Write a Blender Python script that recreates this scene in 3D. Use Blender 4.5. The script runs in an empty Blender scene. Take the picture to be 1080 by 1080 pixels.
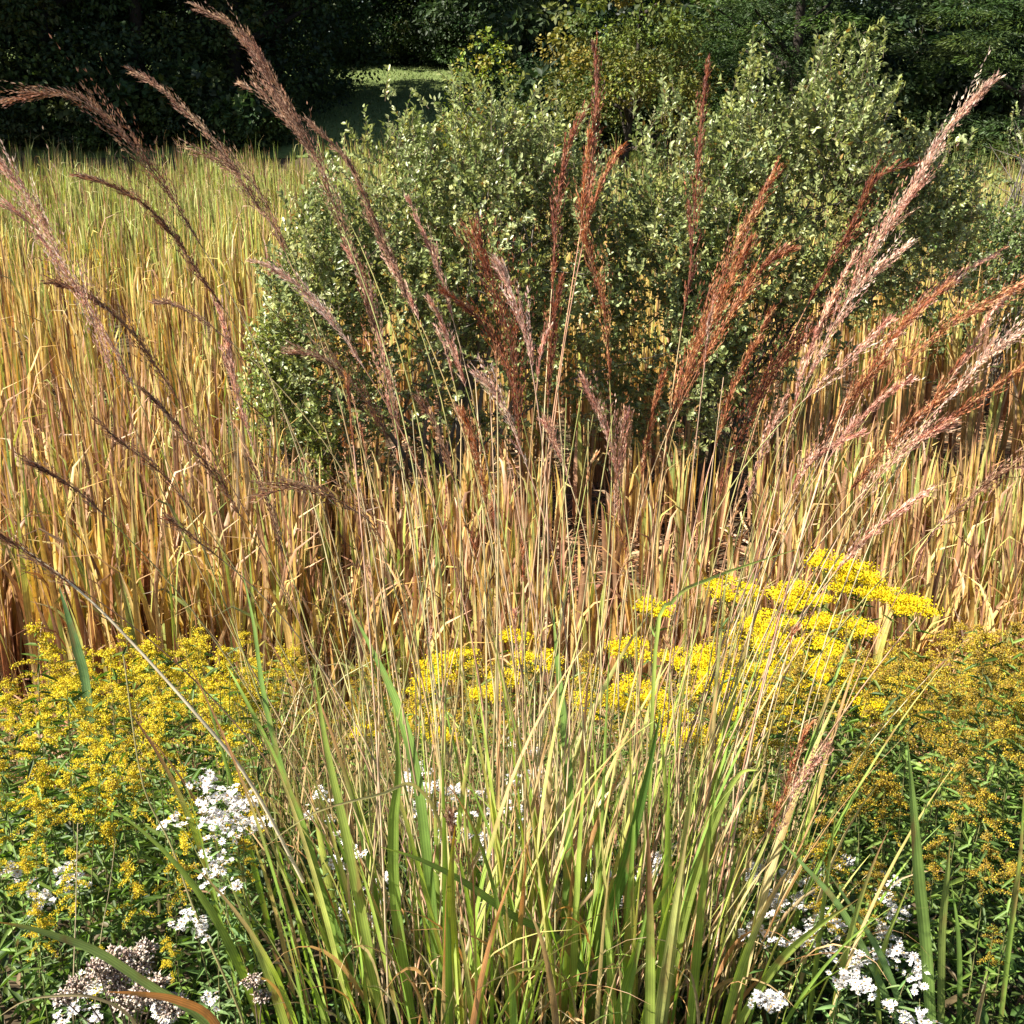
import bpy, math, random
import numpy as np
from mathutils import Vector

rng = np.random.default_rng(11)
random.seed(11)
SC = bpy.context.scene
COL = SC.collection
R = math.radians
U = lambda a, b, n=None: rng.uniform(a, b, n)

# ------------------------------------------------------------------ camera model
CAM = np.array([0.0, 0.0, 1.75])
PITCH = R(18.7)
TAN = 0.4142
def at(px, py, Y):
    """point of the place that lies at distance Y ahead, seen at pixel (px, py) of the 1080 photo"""
    rx = (px - 540) / 540 * TAN
    uy = (540 - py) / 540 * TAN
    d = np.array([rx, math.cos(PITCH) + uy * math.sin(PITCH), -math.sin(PITCH) + uy * math.cos(PITCH)])
    return CAM + d * (Y / d[1])

def ground_z(x, y):
    x = np.asarray(x, float); y = np.asarray(y, float)
    t = np.clip((y - 1.6) / 3.6, 0, 1); t = t * t * (3 - 2 * t)
    z = -1.4 * t
    z = z + np.interp(y, [37, 40, 58, 75, 140, 2000], [0, 1.5, 4.15, 6.2, 9, 9])
    return z + 0.03 * np.sin(x * 2.1 + y) * np.clip((y - 1) / 3, 0, 1)

# ------------------------------------------------------------------ mesh helpers
class Buf:
    def __init__(s): s.v = []; s.q = []; s.c = []; s.u = []; s.n = 0
    def add(s, v, q, c, u=None):
        s.u.append(np.full(v.size // 3, .5) if u is None else np.broadcast_to(u, v.shape[:-1]).ravel())
        s.v.append(v.reshape(-1, 3)); s.q.append(q.reshape(-1, 4) + s.n); s.c.append(c.reshape(-1, 3)); s.n += s.v[-1].shape[0]
    def mesh(s, name, mat, smooth=True):
        me = bpy.data.meshes.new(name)
        v = np.concatenate(s.v).astype(np.float32); q = np.concatenate(s.q).astype(np.int32); c = np.concatenate(s.c)
        me.vertices.add(len(v)); me.vertices.foreach_set('co', v.ravel())
        me.loops.add(q.size); me.loops.foreach_set('vertex_index', q.ravel())
        me.polygons.add(len(q)); me.polygons.foreach_set('loop_start', np.arange(0, q.size, 4, dtype=np.int32))
        me.polygons.foreach_set('loop_total', np.full(len(q), 4, dtype=np.int32))
        if smooth: me.polygons.foreach_set('use_smooth', np.ones(len(q), dtype=bool))
        a = me.attributes.new('tint', 'FLOAT_COLOR', 'POINT')
        a.data.foreach_set('color', np.concatenate([c, np.concatenate(s.u)[:, None]], 1).astype(np.float32).ravel())
        me.update(calc_edges=True); me.validate()
        me.materials.append(mat)
        return me

def norm(v): return v / np.maximum(np.linalg.norm(v, axis=-1, keepdims=True), 1e-9)

def tubes(B, P, Rr, C, k=4):
    m, n, _ = P.shape
    T = norm(np.gradient(P, axis=1))
    ref = np.where(np.abs(T[..., 2:3]) > 0.9, np.array([1.0, 0.13, 0]), np.array([0, 0.1, 1.0]))
    A = norm(np.cross(T, ref)); Bn = np.cross(T, A)
    ang = np.arange(k) * 2 * math.pi / k
    ring = A[:, :, None] * np.cos(ang)[None, None, :, None] + Bn[:, :, None] * np.sin(ang)[None, None, :, None]
    V = P[:, :, None] + ring * Rr[:, :, None, None]
    idx = np.arange(m * n * k).reshape(m, n, k)
    a = idx[:, :-1]; b = np.roll(a, -1, 2); d = idx[:, 1:]; e = np.roll(d, -1, 2)
    B.add(V, np.stack([a, b, e, d], -1), np.repeat(C[:, :, None], k, 2))

def ribbons(B, P, W, S, C, fold=0.25, CM=None):
    """strips with a lengthwise fold; P (m,n,3) centre, W (m,n) half width, S (m,n,3) side, CM midrib colour"""
    m, n, _ = P.shape
    T = norm(np.gradient(P, axis=1)); N = np.cross(S, T)
    L = P - S * W[..., None] + N * (W * fold)[..., None]
    Rr = P + S * W[..., None] + N * (W * fold)[..., None]
    V = np.stack([L, P, Rr], 2)
    idx = np.arange(m * n * 3).reshape(m, n, 3)
    a = idx[:, :-1, :-1]; b = idx[:, :-1, 1:]; d = idx[:, 1:, :-1]; e = idx[:, 1:, 1:]
    Cm = C if CM is None else CM
    B.add(V, np.stack([a, b, e, d], -1), np.stack([C, Cm, C], 2), np.array([0, .5, 1.0]))

def leaves(B, base, d, nr, L, W, C, fold=0.25, curl=0.15):
    """six sided folded leaves"""
    d = norm(d); s = norm(np.cross(d, nr)); u = np.cross(s, d)
    L = np.broadcast_to(L, (len(base),))[:, None]; W = np.broadcast_to(W, (len(base),))[:, None]
    b = base; tip = base + d * L - u * L * curl
    f = u * W * fold
    r1 = base + d * L * .28 + s * W * .85 + f; r2 = base + d * L * .65 + s * W * .8 + f - u * L * curl * .4
    l1 = base + d * L * .28 - s * W * .85 + f; l2 = base + d * L * .65 - s * W * .8 + f - u * L * curl * .4
    V = np.stack([b, r1, r2, tip, l2, l1], 1)
    i = (np.arange(len(base)) * 6)[:, None]
    q = np.stack([i + np.array([[0, 1, 2, 3]]), i + np.array([[0, 3, 4, 5]])], 1)
    B.add(V, q, np.repeat(C[:, None], 6, 1))

def kites(B, base, d, nr, L, W, C):
    d = norm(d); s = norm(np.cross(d, nr))
    L = np.broadcast_to(L, (len(base),))[:, None]; W = np.broadcast_to(W, (len(base),))[:, None]
    V = np.stack([base, base + d * L * .45 + s * W, base + d * L, base + d * L * .45 - s * W], 1)
    i = (np.arange(len(base)) * 4)[:, None] + np.array([[0, 1, 2, 3]])
    B.add(V, i, np.repeat(C[:, None], 4, 1))

def buds(B, p, r, C):
    """tiny six faced double cones (each a closed little body)"""
    n = len(p); ax = norm(rng.normal(size=(n, 3)) + np.array([0, 0, .6]))
    ref = norm(rng.normal(size=(n, 3))); a = norm(np.cross(ax, ref)); b = np.cross(ax, a)
    r = np.broadcast_to(r, (n,))[:, None]
    V = np.stack([p - ax * r, p + a * r, p + b * r, p - a * r, p - b * r, p + ax * r], 1)
    i = (np.arange(n) * 6)[:, None]
    q = np.stack([i + np.array([[1, 2, 5, 4]])[:, [0, 1, 2, 3]], i + np.array([[3, 4, 5, 2]]), i + np.array([[0, 2, 1, 4]]), i + np.array([[0, 4, 3, 2]])], 1)
    B.add(V, q, np.repeat(C[:, None], 6, 1))

def rand_dir(n, up=0.0): return norm(rng.normal(size=(n, 3)) + np.array([0, 0, up]))
def palette(pal, n, j=0.15, w=None):
    pal = np.array(pal, float)
    i = rng.choice(len(pal), n, p=None if w is None else np.array(w) / np.sum(w))
    return pal[i] * (1 + U(-j, j, (n, 1))) * (1 + U(-j * .4, j * .4, (n, 3)))

def blade_paths(base, L, phi, th0, kap, n=8, pw=1.5, twist=0.0, yaw=None):
    """grass blades: start at base leaning th0, bending over by kap towards azimuth phi"""
    m = len(base); s = np.linspace(0, 1, n)
    th = th0[:, None] + kap[:, None] * s[None] ** pw
    ph = phi[:, None] + (0 if yaw is None else yaw[:, None] * s[None])
    D = np.stack([np.sin(th) * np.cos(ph), np.sin(th) * np.sin(ph), np.cos(th)], -1)
    step = D * (L[:, None, None] / (n - 1))
    P = base[:, None] + np.concatenate([np.zeros((m, 1, 3)), np.cumsum((step[:, 1:] + step[:, :-1]) / 2, 1)], 1)
    H = np.stack([-np.sin(ph), np.cos(ph), np.zeros_like(ph)], -1)
    N = np.cross(H, D)
    tw = (np.zeros(m) + twist)[:, None] * s[None] + U(-.5, .5, m)[:, None]
    S = norm(H * np.cos(tw)[..., None] + N * np.sin(tw)[..., None])
    return P, S

def taper(m, n, w, a=0.6, b=0.75):
    s = np.linspace(0, 1, n)
    prof = np.minimum(1, a + s * 2.0) * np.clip((1 - s) / (1 - b), 0.03, 1) ** 0.8
    return np.asarray(w)[:, None] * prof[None]

def catmull(pts, n):
    pts = np.asarray(pts, float)
    p = np.concatenate([[2 * pts[0] - pts[1]], pts, [2 * pts[-1] - pts[-2]]])
    seg = np.linspace(0, len(pts) - 1 - 1e-6, n); i = seg.astype(int); t = (seg - i)[:, None]
    a, b, c, d = p[i], p[i + 1], p[i + 2], p[i + 3]
    return .5 * (2 * b + (c - a) * t + (2 * a - 5 * b + 4 * c - d) * t ** 2 + (3 * b - a - 3 * c + d) * t ** 3)

# ------------------------------------------------------------------ objects
def tag(o, label=None, cat=None, group=None, kind=None):
    if label: o['label'] = label
    if cat: o['category'] = cat
    if group: o['group'] = group
    if kind: o['kind'] = kind
    return o
def empty(name, loc, label, cat, group=None):
    o = bpy.data.objects.new(name, None); o.location = loc; o.empty_display_size = .1
    COL.objects.link(o); return tag(o, label, cat, group)
def link(name, me, parent=None, loc=None):
    o = bpy.data.objects.new(name, me); COL.objects.link(o)
    if parent is not None: o.parent = parent
    if loc is not None: o.location = loc
    return o
def copy_tree(o, parent=None):
    c = o.copy(); COL.objects.link(c); c.parent = parent
    for ch in list(o.children): copy_tree(ch, c)
    return c

# ------------------------------------------------------------------ materials
def plant_mat(name, transl=.3, rough=.5, spec=.35, nscale=40, namt=.25, sheen=0.0, veins=0, spots=0):
    m = bpy.data.materials.new(name); m.use_nodes = True; nt = m.node_tree; nt.nodes.clear()
    N = nt.nodes.new; Lk = nt.links.new
    out = N('ShaderNodeOutputMaterial'); at_ = N('ShaderNodeAttribute'); at_.attribute_name = 'tint'
    tc = N('ShaderNodeTexCoord'); nz = N('ShaderNodeTexNoise'); nz.inputs['Scale'].default_value = nscale
    nz.inputs['Detail'].default_value = 2
    Lk(tc.outputs['Object'], nz.inputs['Vector'])
    mr = N('ShaderNodeMapRange'); mr.inputs['From Min'].default_value = .3; mr.inputs['From Max'].default_value = .7
    mr.inputs['To Min'].default_value = 1 - namt; mr.inputs['To Max'].default_value = 1 + namt
    Lk(nz.outputs['Fac'], mr.inputs['Value'])
    mx = N('ShaderNodeVectorMath'); mx.operation = 'SCALE'
    Lk(at_.outputs['Color'], mx.inputs[0]); Lk(mr.outputs['Result'], mx.inputs['Scale'])
    if veins:
        ml = N('ShaderNodeMath'); ml.operation = 'MULTIPLY'; ml.inputs[1].default_value = veins * 6.2832
        sn = N('ShaderNodeMath'); sn.operation = 'SINE'; m2 = N('ShaderNodeMath'); m2.operation = 'MULTIPLY_ADD'; m2.inputs[1].default_value = .16; m2.inputs[2].default_value = 1
        Lk(at_.outputs['Alpha'], ml.inputs[0]); Lk(ml.outputs[0], sn.inputs[0]); Lk(sn.outputs[0], m2.inputs[0])
        m3 = N('ShaderNodeMath'); m3.operation = 'MULTIPLY'; Lk(mr.outputs['Result'], m3.inputs[0]); Lk(m2.outputs[0], m3.inputs[1])
        Lk(m3.outputs[0], mx.inputs['Scale'])
    if spots:      # withered blotches and brown flecks on the leaf itself
        n2 = N('ShaderNodeTexNoise'); n2.inputs['Scale'].default_value = spots; n2.inputs['Detail'].default_value = 4
        mp = N('ShaderNodeMapping'); mp.inputs['Scale'].default_value = (1, 1, .3); Lk(tc.outputs['Object'], mp.inputs['Vector']); Lk(mp.outputs[0], n2.inputs['Vector'])
        cr = N('ShaderNodeMapRange'); cr.inputs['From Min'].default_value = .58; cr.inputs['From Max'].default_value = .68; cr.inputs['To Max'].default_value = .75
        Lk(n2.outputs['Fac'], cr.inputs['Value'])
        mc = N('ShaderNodeMix'); mc.data_type = 'RGBA'; mc.inputs[7].default_value = (.30, .17, .07, 1)
        Lk(cr.outputs[0], mc.inputs[0]); Lk(mx.outputs[0], mc.inputs[6]); colour = mc.outputs[2]
    else: colour = mx.outputs[0]
    p = N('ShaderNodeBsdfPrincipled'); p.inputs['Roughness'].default_value = rough
    p.inputs['Specular IOR Level'].default_value = spec
    p.inputs['Sheen Weight'].default_value = sheen
    Lk(colour, p.inputs['Base Color'])
    if transl > 0:
        tr = N('ShaderNodeBsdfTranslucent')
        hs = N('ShaderNodeHueSaturation'); hs.inputs['Saturation'].default_value = 1.15; hs.inputs['Value'].default_value = 1.15
        Lk(colour, hs.inputs['Color']); Lk(hs.outputs[0], tr.inputs['Color'])
        ms = N('ShaderNodeMixShader'); ms.inputs[0].default_value = transl
        Lk(p.outputs[0], ms.inputs[1]); Lk(tr.outputs[0], ms.inputs[2]); Lk(ms.outputs[0], out.inputs[0])
    else: Lk(p.outputs[0], out.inputs[0])
    return m

def ground_mat(name, cols, scales=(1.5, 25), bump=.4):
    m = bpy.data.materials.new(name); m.use_nodes = True; nt = m.node_tree
    p = nt.nodes['Principled BSDF']; p.inputs['Roughness'].default_value = .9; p.inputs['Specular IOR Level'].default_value = .15
    tc = nt.nodes.new('ShaderNodeTexCoord')
    a = nt.nodes.new('ShaderNodeTexNoise'); a.inputs['Scale'].default_value = scales[0]; a.inputs['Detail'].default_value = 6
    b = nt.nodes.new('ShaderNodeTexNoise'); b.inputs['Scale'].default_value = scales[1]; b.inputs['Detail'].default_value = 8
    ad = nt.nodes.new('ShaderNodeMath'); ad.operation = 'ADD'
    ml = nt.nodes.new('ShaderNodeMath'); ml.operation = 'MULTIPLY'; ml.inputs[1].default_value = .5
    r = nt.nodes.new('ShaderNodeValToRGB')
    r.color_ramp.elements[0].position = .35; r.color_ramp.elements[1].position = .65
    r.color_ramp.elements[0].color = (*cols[0], 1); r.color_ramp.elements[1].color = (*cols[1], 1)
    bp = nt.nodes.new('ShaderNodeBump'); bp.inputs['Strength'].default_value = bump
    L = nt.links.new
    for n in (a, b): L(tc.outputs['Object'], n.inputs['Vector'])
    L(a.outputs['Fac'], ad.inputs[0]); L(b.outputs['Fac'], ad.inputs[1]); L(ad.outputs[0], ml.inputs[0])
    L(ml.outputs[0], r.inputs['Fac']); L(r.outputs[0], p.inputs['Base Color'])
    L(b.outputs['Fac'], bp.inputs['Height']); L(bp.outputs[0], p.inputs['Normal'])
    return m

M_TREE = plant_mat('tree_leaf', .25, .55, .3, 3)
M_SHRUB = plant_mat('shrub_leaf', .3, .38, .55, 30, .15)
M_BARK = plant_mat('bark', 0, .85, .2, 30, .35)
M_REED = plant_mat('reed_leaf', .28, .5, .45, 25, .2, 0, 3, 14)
M_BLADE = plant_mat('grass_blade', .32, .40, .5, 18, .22, 0, 4, 22)
M_CULM = plant_mat('grass_culm', .08, .45, .4, 22, .3)
M_PLUME = plant_mat('grass_plume', .34, .55, .3, 120, .25, .15)
M_HERB = plant_mat('herb_leaf', .28, .5, .28, 60, .2)
M_GOLD = plant_mat('goldenrod_flower', .4, .7, .15, 150, .2)
M_WHITE = plant_mat('aster_petal', .3, .6, .2, 200, .06)
M_DRY = plant_mat('dry_seed', .1, .8, .1, 150, .3)

# ------------------------------------------------------------------ setting
def sheet(name, xs, ys, lift, mat):
    X, Yg = np.meshgrid(xs, ys); Z = ground_z(X, Yg) + lift
    V = np.stack([X, Yg, Z], -1); i = np.arange(X.size).reshape(X.shape)
    B = Buf(); B.add(V, np.stack([i[:-1, :-1], i[:-1, 1:], i[1:, 1:], i[1:, :-1]], -1), np.ones_like(V))
    return tag(link(name, B.mesh(name, mat)), kind='structure')
xs = np.concatenate([[-1500, -300, -100, -50], np.linspace(-30, 30, 121), [50, 100, 300, 1500]])
ys = np.concatenate([[-600, -100, -20, -5], np.linspace(-2, 10, 61), np.linspace(10.5, 80, 120), [100, 140, 300, 1500]])
sheet('ground', xs, ys, 0, ground_mat('soil', ((.035, .026, .016), (.11, .08, .045))))
sheet('lawn', np.linspace(-30, 30, 61), np.linspace(39.5, 76, 60), .03, ground_mat('lawn_grass', ((.08, .11, .03), (.14, .18, .06)), (.4, 8), .2))

n = 26000; y = U(39.6, 66, n); x = U(-16, 6, n)
b = np.stack([x, y, ground_z(x, y) + .02], -1); B = Buf()
kites(B, b, rand_dir(n, 2.2), rand_dir(n), U(.06, .17, n), U(.012, .03, n), palette([(.09, .125, .035), (.13, .17, .055), (.18, .20, .075)], n, .2))
tag(link('lawn_grass', B.mesh('lawn_grass', M_TREE, False)), 'short grass of the lawn slope', 'grass', None, 'stuff')

# ------------------------------------------------------------------ far trees
def tree(name, px, Y, h, rx, label, cat, leaf, pal, low=0.3, nl=9000, nu=2500, group=None, weights=None, lumps=16, lf=1.0):
    p = at(px, 100, Y); x0 = p[0]; z0 = float(ground_z(x0, Y))
    root = empty(name, (x0, Y, z0), label, cat, group)
    B = Buf(); n = 9; s = np.linspace(0, 1, n)
    path = np.stack([.25 * np.sin(s * 3 + px), .2 * np.cos(s * 2.4 + px), s * h * .85 - .2], -1)
    tubes(B, path[None], (h * .013 * (1 - .8 * s))[None], np.tile([[.035, .028, .022]], (1, n, 1)), 8)
    nb = 14; bs = U(.15, .85, nb); a = U(0, 6.28, nb); Lb = rx * U(.5, .9, nb)
    st = np.stack([np.interp(bs, s, path[:, k]) for k in range(3)], -1)
    tt = np.linspace(0, 1, 5)
    br = st[:, None] + np.stack([np.cos(a)[:, None] * Lb[:, None] * tt, np.sin(a)[:, None] * Lb[:, None] * tt, .5 * Lb[:, None] * tt ** 1.3], -1)
    tubes(B, br, (h * .008 * (1 - .75 * tt))[None].repeat(nb, 0), np.tile([[.035, .028, .022]], (nb, 5, 1)), 5)
    link('trunk', B.mesh('trunk', M_BARK), root)
    B = Buf()
    # crown built from uneven clumps of leaves spread through its volume
    def clumps(k, zlo, zhi, n, size, sp):
        t = U(0, 1, k); zc = zlo + (zhi - zlo) * t
        rad = rx * np.sqrt(np.clip(1 - ((zc / h - .42) / .62) ** 2, .08, 1)); a = U(0, 6.28, k); rr = rad * np.sqrt(U(.25, 1, k))
        c = np.stack([rr * np.cos(a), rr * np.sin(a), zc], -1)
        cr = U(.5, 1.0, k) * rx * .3
        i = rng.integers(0, k, n); d = rand_dir(n)
        pos = c[i] + d * (cr[i] * U(.35, 1, n) ** .5)[:, None] * np.array([1.15, 1.15, .75] if sp == 'leaf' else [1.5, 1.5, .28])
        cl = palette(pal, k, .25, weights)[i] * (1 + U(-.25, .25, (n, 1)))
        pos[:, 2] = np.maximum(pos[:, 2], .05)
        if sp == 'leaf':
            leaves(B, pos, d + rand_dir(n) * .9 - np.array([0, 0, .3]), rand_dir(n, 1.2), size * U(.7, 1.3, n), size * .33 * U(.7, 1.2, n), cl, .2, .1)
        else:   # needle sprays
            kites(B, pos, d * np.array([1, 1, .25]) + rand_dir(n) * .35 - np.array([0, 0, .15]), rand_dir(n, 1.5), size * 1.0 * U(.6, 1.3, n), size * .10, cl)
    zmid = min(h * .6, 7.0)
    clumps(lumps * 4, low, zmid, nl, .17 * lf, leaf)
    clumps(lumps * 2, zmid * .9, h, nu, .5 * lf * lf, leaf)
    link('crown', B.mesh('crown', M_TREE, False), root)
    return root

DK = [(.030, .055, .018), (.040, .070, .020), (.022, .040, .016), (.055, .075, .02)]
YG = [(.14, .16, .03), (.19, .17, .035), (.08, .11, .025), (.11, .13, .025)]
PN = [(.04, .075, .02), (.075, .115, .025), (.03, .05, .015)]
DKL = 'dark leafy tree in the shaded wood beyond the marsh'
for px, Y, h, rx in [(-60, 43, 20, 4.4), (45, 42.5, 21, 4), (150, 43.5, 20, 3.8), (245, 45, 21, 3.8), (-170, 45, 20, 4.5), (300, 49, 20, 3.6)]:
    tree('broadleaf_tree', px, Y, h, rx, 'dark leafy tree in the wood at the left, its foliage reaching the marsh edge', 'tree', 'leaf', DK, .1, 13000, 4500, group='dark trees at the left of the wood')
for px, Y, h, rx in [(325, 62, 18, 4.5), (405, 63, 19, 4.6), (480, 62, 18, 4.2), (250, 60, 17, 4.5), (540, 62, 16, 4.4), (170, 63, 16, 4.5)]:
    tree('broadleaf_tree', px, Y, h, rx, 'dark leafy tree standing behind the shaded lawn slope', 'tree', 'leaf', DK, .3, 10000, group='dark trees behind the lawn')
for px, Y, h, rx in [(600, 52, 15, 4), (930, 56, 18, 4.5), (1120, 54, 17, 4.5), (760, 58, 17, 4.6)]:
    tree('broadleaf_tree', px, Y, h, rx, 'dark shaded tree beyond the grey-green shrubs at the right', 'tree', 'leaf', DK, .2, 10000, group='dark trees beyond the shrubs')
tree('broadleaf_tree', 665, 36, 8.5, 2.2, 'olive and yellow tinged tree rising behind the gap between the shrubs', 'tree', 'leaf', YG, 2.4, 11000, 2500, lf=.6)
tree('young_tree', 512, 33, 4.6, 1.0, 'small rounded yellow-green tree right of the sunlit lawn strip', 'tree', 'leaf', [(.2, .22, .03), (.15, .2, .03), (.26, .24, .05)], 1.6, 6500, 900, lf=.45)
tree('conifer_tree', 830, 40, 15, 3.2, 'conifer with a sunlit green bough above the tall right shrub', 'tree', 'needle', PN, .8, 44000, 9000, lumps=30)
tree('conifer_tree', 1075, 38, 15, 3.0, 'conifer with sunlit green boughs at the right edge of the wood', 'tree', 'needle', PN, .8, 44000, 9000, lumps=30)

# tall trees of the same wood that carry on round the left bank and throw their shade across the lawn
for x, y, h in [(-21.5, 37.6, 21), (-19.8, 40.5, 22), (-22, 39.5, 21), (-28, 41, 22), (-34, 39.5, 22), (-41, 41, 22)]:
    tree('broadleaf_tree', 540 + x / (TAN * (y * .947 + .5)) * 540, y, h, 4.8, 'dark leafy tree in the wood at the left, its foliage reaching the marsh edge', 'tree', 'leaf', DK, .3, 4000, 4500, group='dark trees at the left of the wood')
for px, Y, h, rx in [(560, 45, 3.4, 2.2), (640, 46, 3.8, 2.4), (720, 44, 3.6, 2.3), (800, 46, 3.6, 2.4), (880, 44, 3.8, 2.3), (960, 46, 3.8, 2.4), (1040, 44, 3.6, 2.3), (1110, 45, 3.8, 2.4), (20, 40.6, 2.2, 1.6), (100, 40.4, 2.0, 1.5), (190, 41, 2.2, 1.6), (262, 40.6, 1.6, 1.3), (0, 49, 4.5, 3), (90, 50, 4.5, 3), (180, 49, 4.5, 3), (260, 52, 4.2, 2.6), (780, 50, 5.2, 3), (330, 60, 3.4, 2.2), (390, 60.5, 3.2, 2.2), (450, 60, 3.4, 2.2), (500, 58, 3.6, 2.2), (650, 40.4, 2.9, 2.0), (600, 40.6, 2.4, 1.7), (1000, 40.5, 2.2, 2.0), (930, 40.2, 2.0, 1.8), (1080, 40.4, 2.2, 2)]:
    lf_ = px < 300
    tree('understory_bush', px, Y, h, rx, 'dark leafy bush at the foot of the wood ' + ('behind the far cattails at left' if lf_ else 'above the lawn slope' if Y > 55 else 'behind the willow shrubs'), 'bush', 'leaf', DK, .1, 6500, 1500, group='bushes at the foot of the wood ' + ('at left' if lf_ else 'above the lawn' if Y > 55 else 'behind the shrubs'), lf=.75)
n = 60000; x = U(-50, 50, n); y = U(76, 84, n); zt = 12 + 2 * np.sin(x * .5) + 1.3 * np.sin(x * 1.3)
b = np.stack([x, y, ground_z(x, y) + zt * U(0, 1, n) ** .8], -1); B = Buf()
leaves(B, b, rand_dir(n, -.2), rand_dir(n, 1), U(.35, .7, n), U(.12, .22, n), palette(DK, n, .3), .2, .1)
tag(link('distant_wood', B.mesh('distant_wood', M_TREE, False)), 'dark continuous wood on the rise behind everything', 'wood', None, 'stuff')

# ------------------------------------------------------------------ willow shrubs
SH = [(.21, .25, .085), (.27, .315, .12), (.36, .40, .18), (.14, .18, .06), (.30, .32, .10)]
def shrub(name, label, base_px, Y, blobs, ntw, nbr, pal=SH, leafL=.043, weights=None):
    bx = at(base_px, 540, Y)[0]; bz = float(ground_z(bx, Y)); o3 = np.array([bx, Y, bz])
    root = empty(name, o3, label, 'shrub')
    cs = np.array([[at(b[0], 540, b[1])[0], b[1], b[2]] for b in blobs]) - o3
    rs = np.array([b[3:6] for b in blobs]); vol = rs.prod(1) ** .7; vol /= vol.sum()
    i = rng.choice(len(blobs), ntw, p=vol)
    d = rand_dir(ntw, .35); lump = 1 + .09 * np.sin(d[:, 0] * 7 + i * 2) * np.sin(d[:, 2] * 6 + 1.3 * i) + .07 * np.sin(d[:, 1] * 13)
    ends = cs[i] + d * rs[i] * (U(.15, 1, ntw) ** .38 * lump)[:, None]
    g3 = np.sin(ends[:, 0] * 5.1 + 1) + np.sin(ends[:, 2] * 4.3 + ends[:, 0] * 2) + np.sin(ends[:, 1] * 5.7 + ends[:, 2] * 1.7 + i)
    keep = (ends[:, 2] > .25) & (g3 > -1.5 + .5 * rng.normal(size=ntw)) & (U(0, 1, ntw) < np.clip(.22 + (ends[:, 2] - .3) / 1.9, 0, 1)); ends = ends[keep]; d = d[keep]; ntw = len(ends)
    B = Buf(); tl = U(.12, .34, ntw); n = 5; s = np.linspace(0, 1, n)
    gd = norm(d * .9 + np.array([0, 0, .3]) + rng.normal(size=(ntw, 3)) * .4)
    tw = ends[:, None] - gd[:, None] * tl[:, None, None] * (1 - s)[None, :, None] + np.array([0, 0, .03]) * (s ** 2)[None, :, None]
    tubes(B, tw, np.tile(.0035 * (1 - .6 * s), (ntw, 1)), np.tile([[.13, .10, .07]], (ntw, n, 1)), 3)
    link('twigs', B.mesh('twigs', M_BARK), root)
    # main stems out of the base
    for k in range(nbr):
        e = tw[rng.integers(ntw), 0]; st = np.array([U(-.22, .22), U(-.18, .18), -.05])
        mid = st + (e - st) * np.array([.3, .3, .55]) + rng.normal(size=3) * .06
        path = catmull([st, mid, (mid + e) / 2 + rng.normal(size=3) * .05, e], 14); s2 = np.linspace(0, 1, 14)
        B = Buf(); g = U(.75, 1.3) * np.array([.16, .14, .115])
        tubes(B, path[None], (.022 * U(.6, 1.1) * (1 - .8 * s2))[None], np.tile(g, (1, 14, 1)), 6)
        kk = 7; j = rng.integers(4, 13, kk); tg = norm(rng.normal(size=(kk, 3)) + np.array([0, 0, .8]))
        q = path[j][:, None] + tg[:, None] * (np.linspace(0, 1, 5)[None, :, None] * U(.3, .7, (kk, 1, 1)))
        tubes(B, q, np.tile(.006 * (1 - .7 * np.linspace(0, 1, 5)), (kk, 1)), np.tile(g, (kk, 5, 1)), 4)
        link('branch', B.mesh('branch', M_BARK), root)
    nlv = 15; t = np.tile(np.linspace(.12, 1, nlv), (ntw, 1)) + U(-.03, .03, (ntw, nlv))
    idx = np.clip(t, 0, 1) * (n - 1); i0 = np.minimum(idx.astype(int), n - 2); f = (idx - i0)[..., None]
    r_ = np.arange(ntw)[:, None]
    pos = (tw[r_, i0] * (1 - f) + tw[r_, i0 + 1] * f).reshape(-1, 3); m = len(pos)
    ax = np.repeat(gd, nlv, 0)
    side = norm(np.cross(ax, rand_dir(m)))
    dr = norm(ax * .75 + side * .8 + np.array([0, 0, .1]))
    cl = np.repeat(palette(pal, ntw, .12, weights), nlv, 0) * (1 + U(-.22, .22, (m, 1)))
    yel = U(0, 1, m) < .025; cl[yel] = palette([(.35, .3, .07), (.3, .18, .06)], yel.sum())
    B = Buf()
    leaves(B, pos, dr, norm(ax + rand_dir(m) * .6), leafL * U(.7, 1.25, m), leafL * .29 * U(.8, 1.3, m), cl, .3, .12)
    link('foliage', B.mesh('foliage', M_SHRUB, False), root)
    return root
shrub('willow_shrub', 'broad grey-green willow shrub left of centre, pale lit leaves on its left side', 470, 9.2,
      [(352, 8.9, -.25, .55, .7, 1.5), (425, 9.2, .1, .7, .85, 1.65), (520, 9.3, .25, 0.75, .9, 1.65), (590, 9.4, .15, .6, .8, 1.55), (308, 9.0, -.75, .35, .5, 1.15)], 4800, 16)
shrub('willow_shrub', 'taller grey-green willow shrub right of centre with upright shoots at the top', 745, 9.7,
      [(690, 9.6, .2, .55, .8, 1.65), (770, 9.7, .25, .6, .8, 1.75), (855, 9.6, .92, .5, .65, 1.3), (720, 9.4, -.4, .6, .7, 1.0), (930, 9.9, .75, .6, .6, .85)], 4400, 18)
shrub('willow_shrub', 'low spreading green shrub at the right edge beyond the pink plumes', 1010, 12.5,
      [(960, 12.2, -.1, .9, .8, 1.05), (1060, 12.6, -.15, 1.0, .9, .95), (1130, 12.8, .2, .8, .8, 1.1)], 1900, 10, [(.15, .21, .06), (.19, .25, .09), (.12, .16, .05)])
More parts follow.
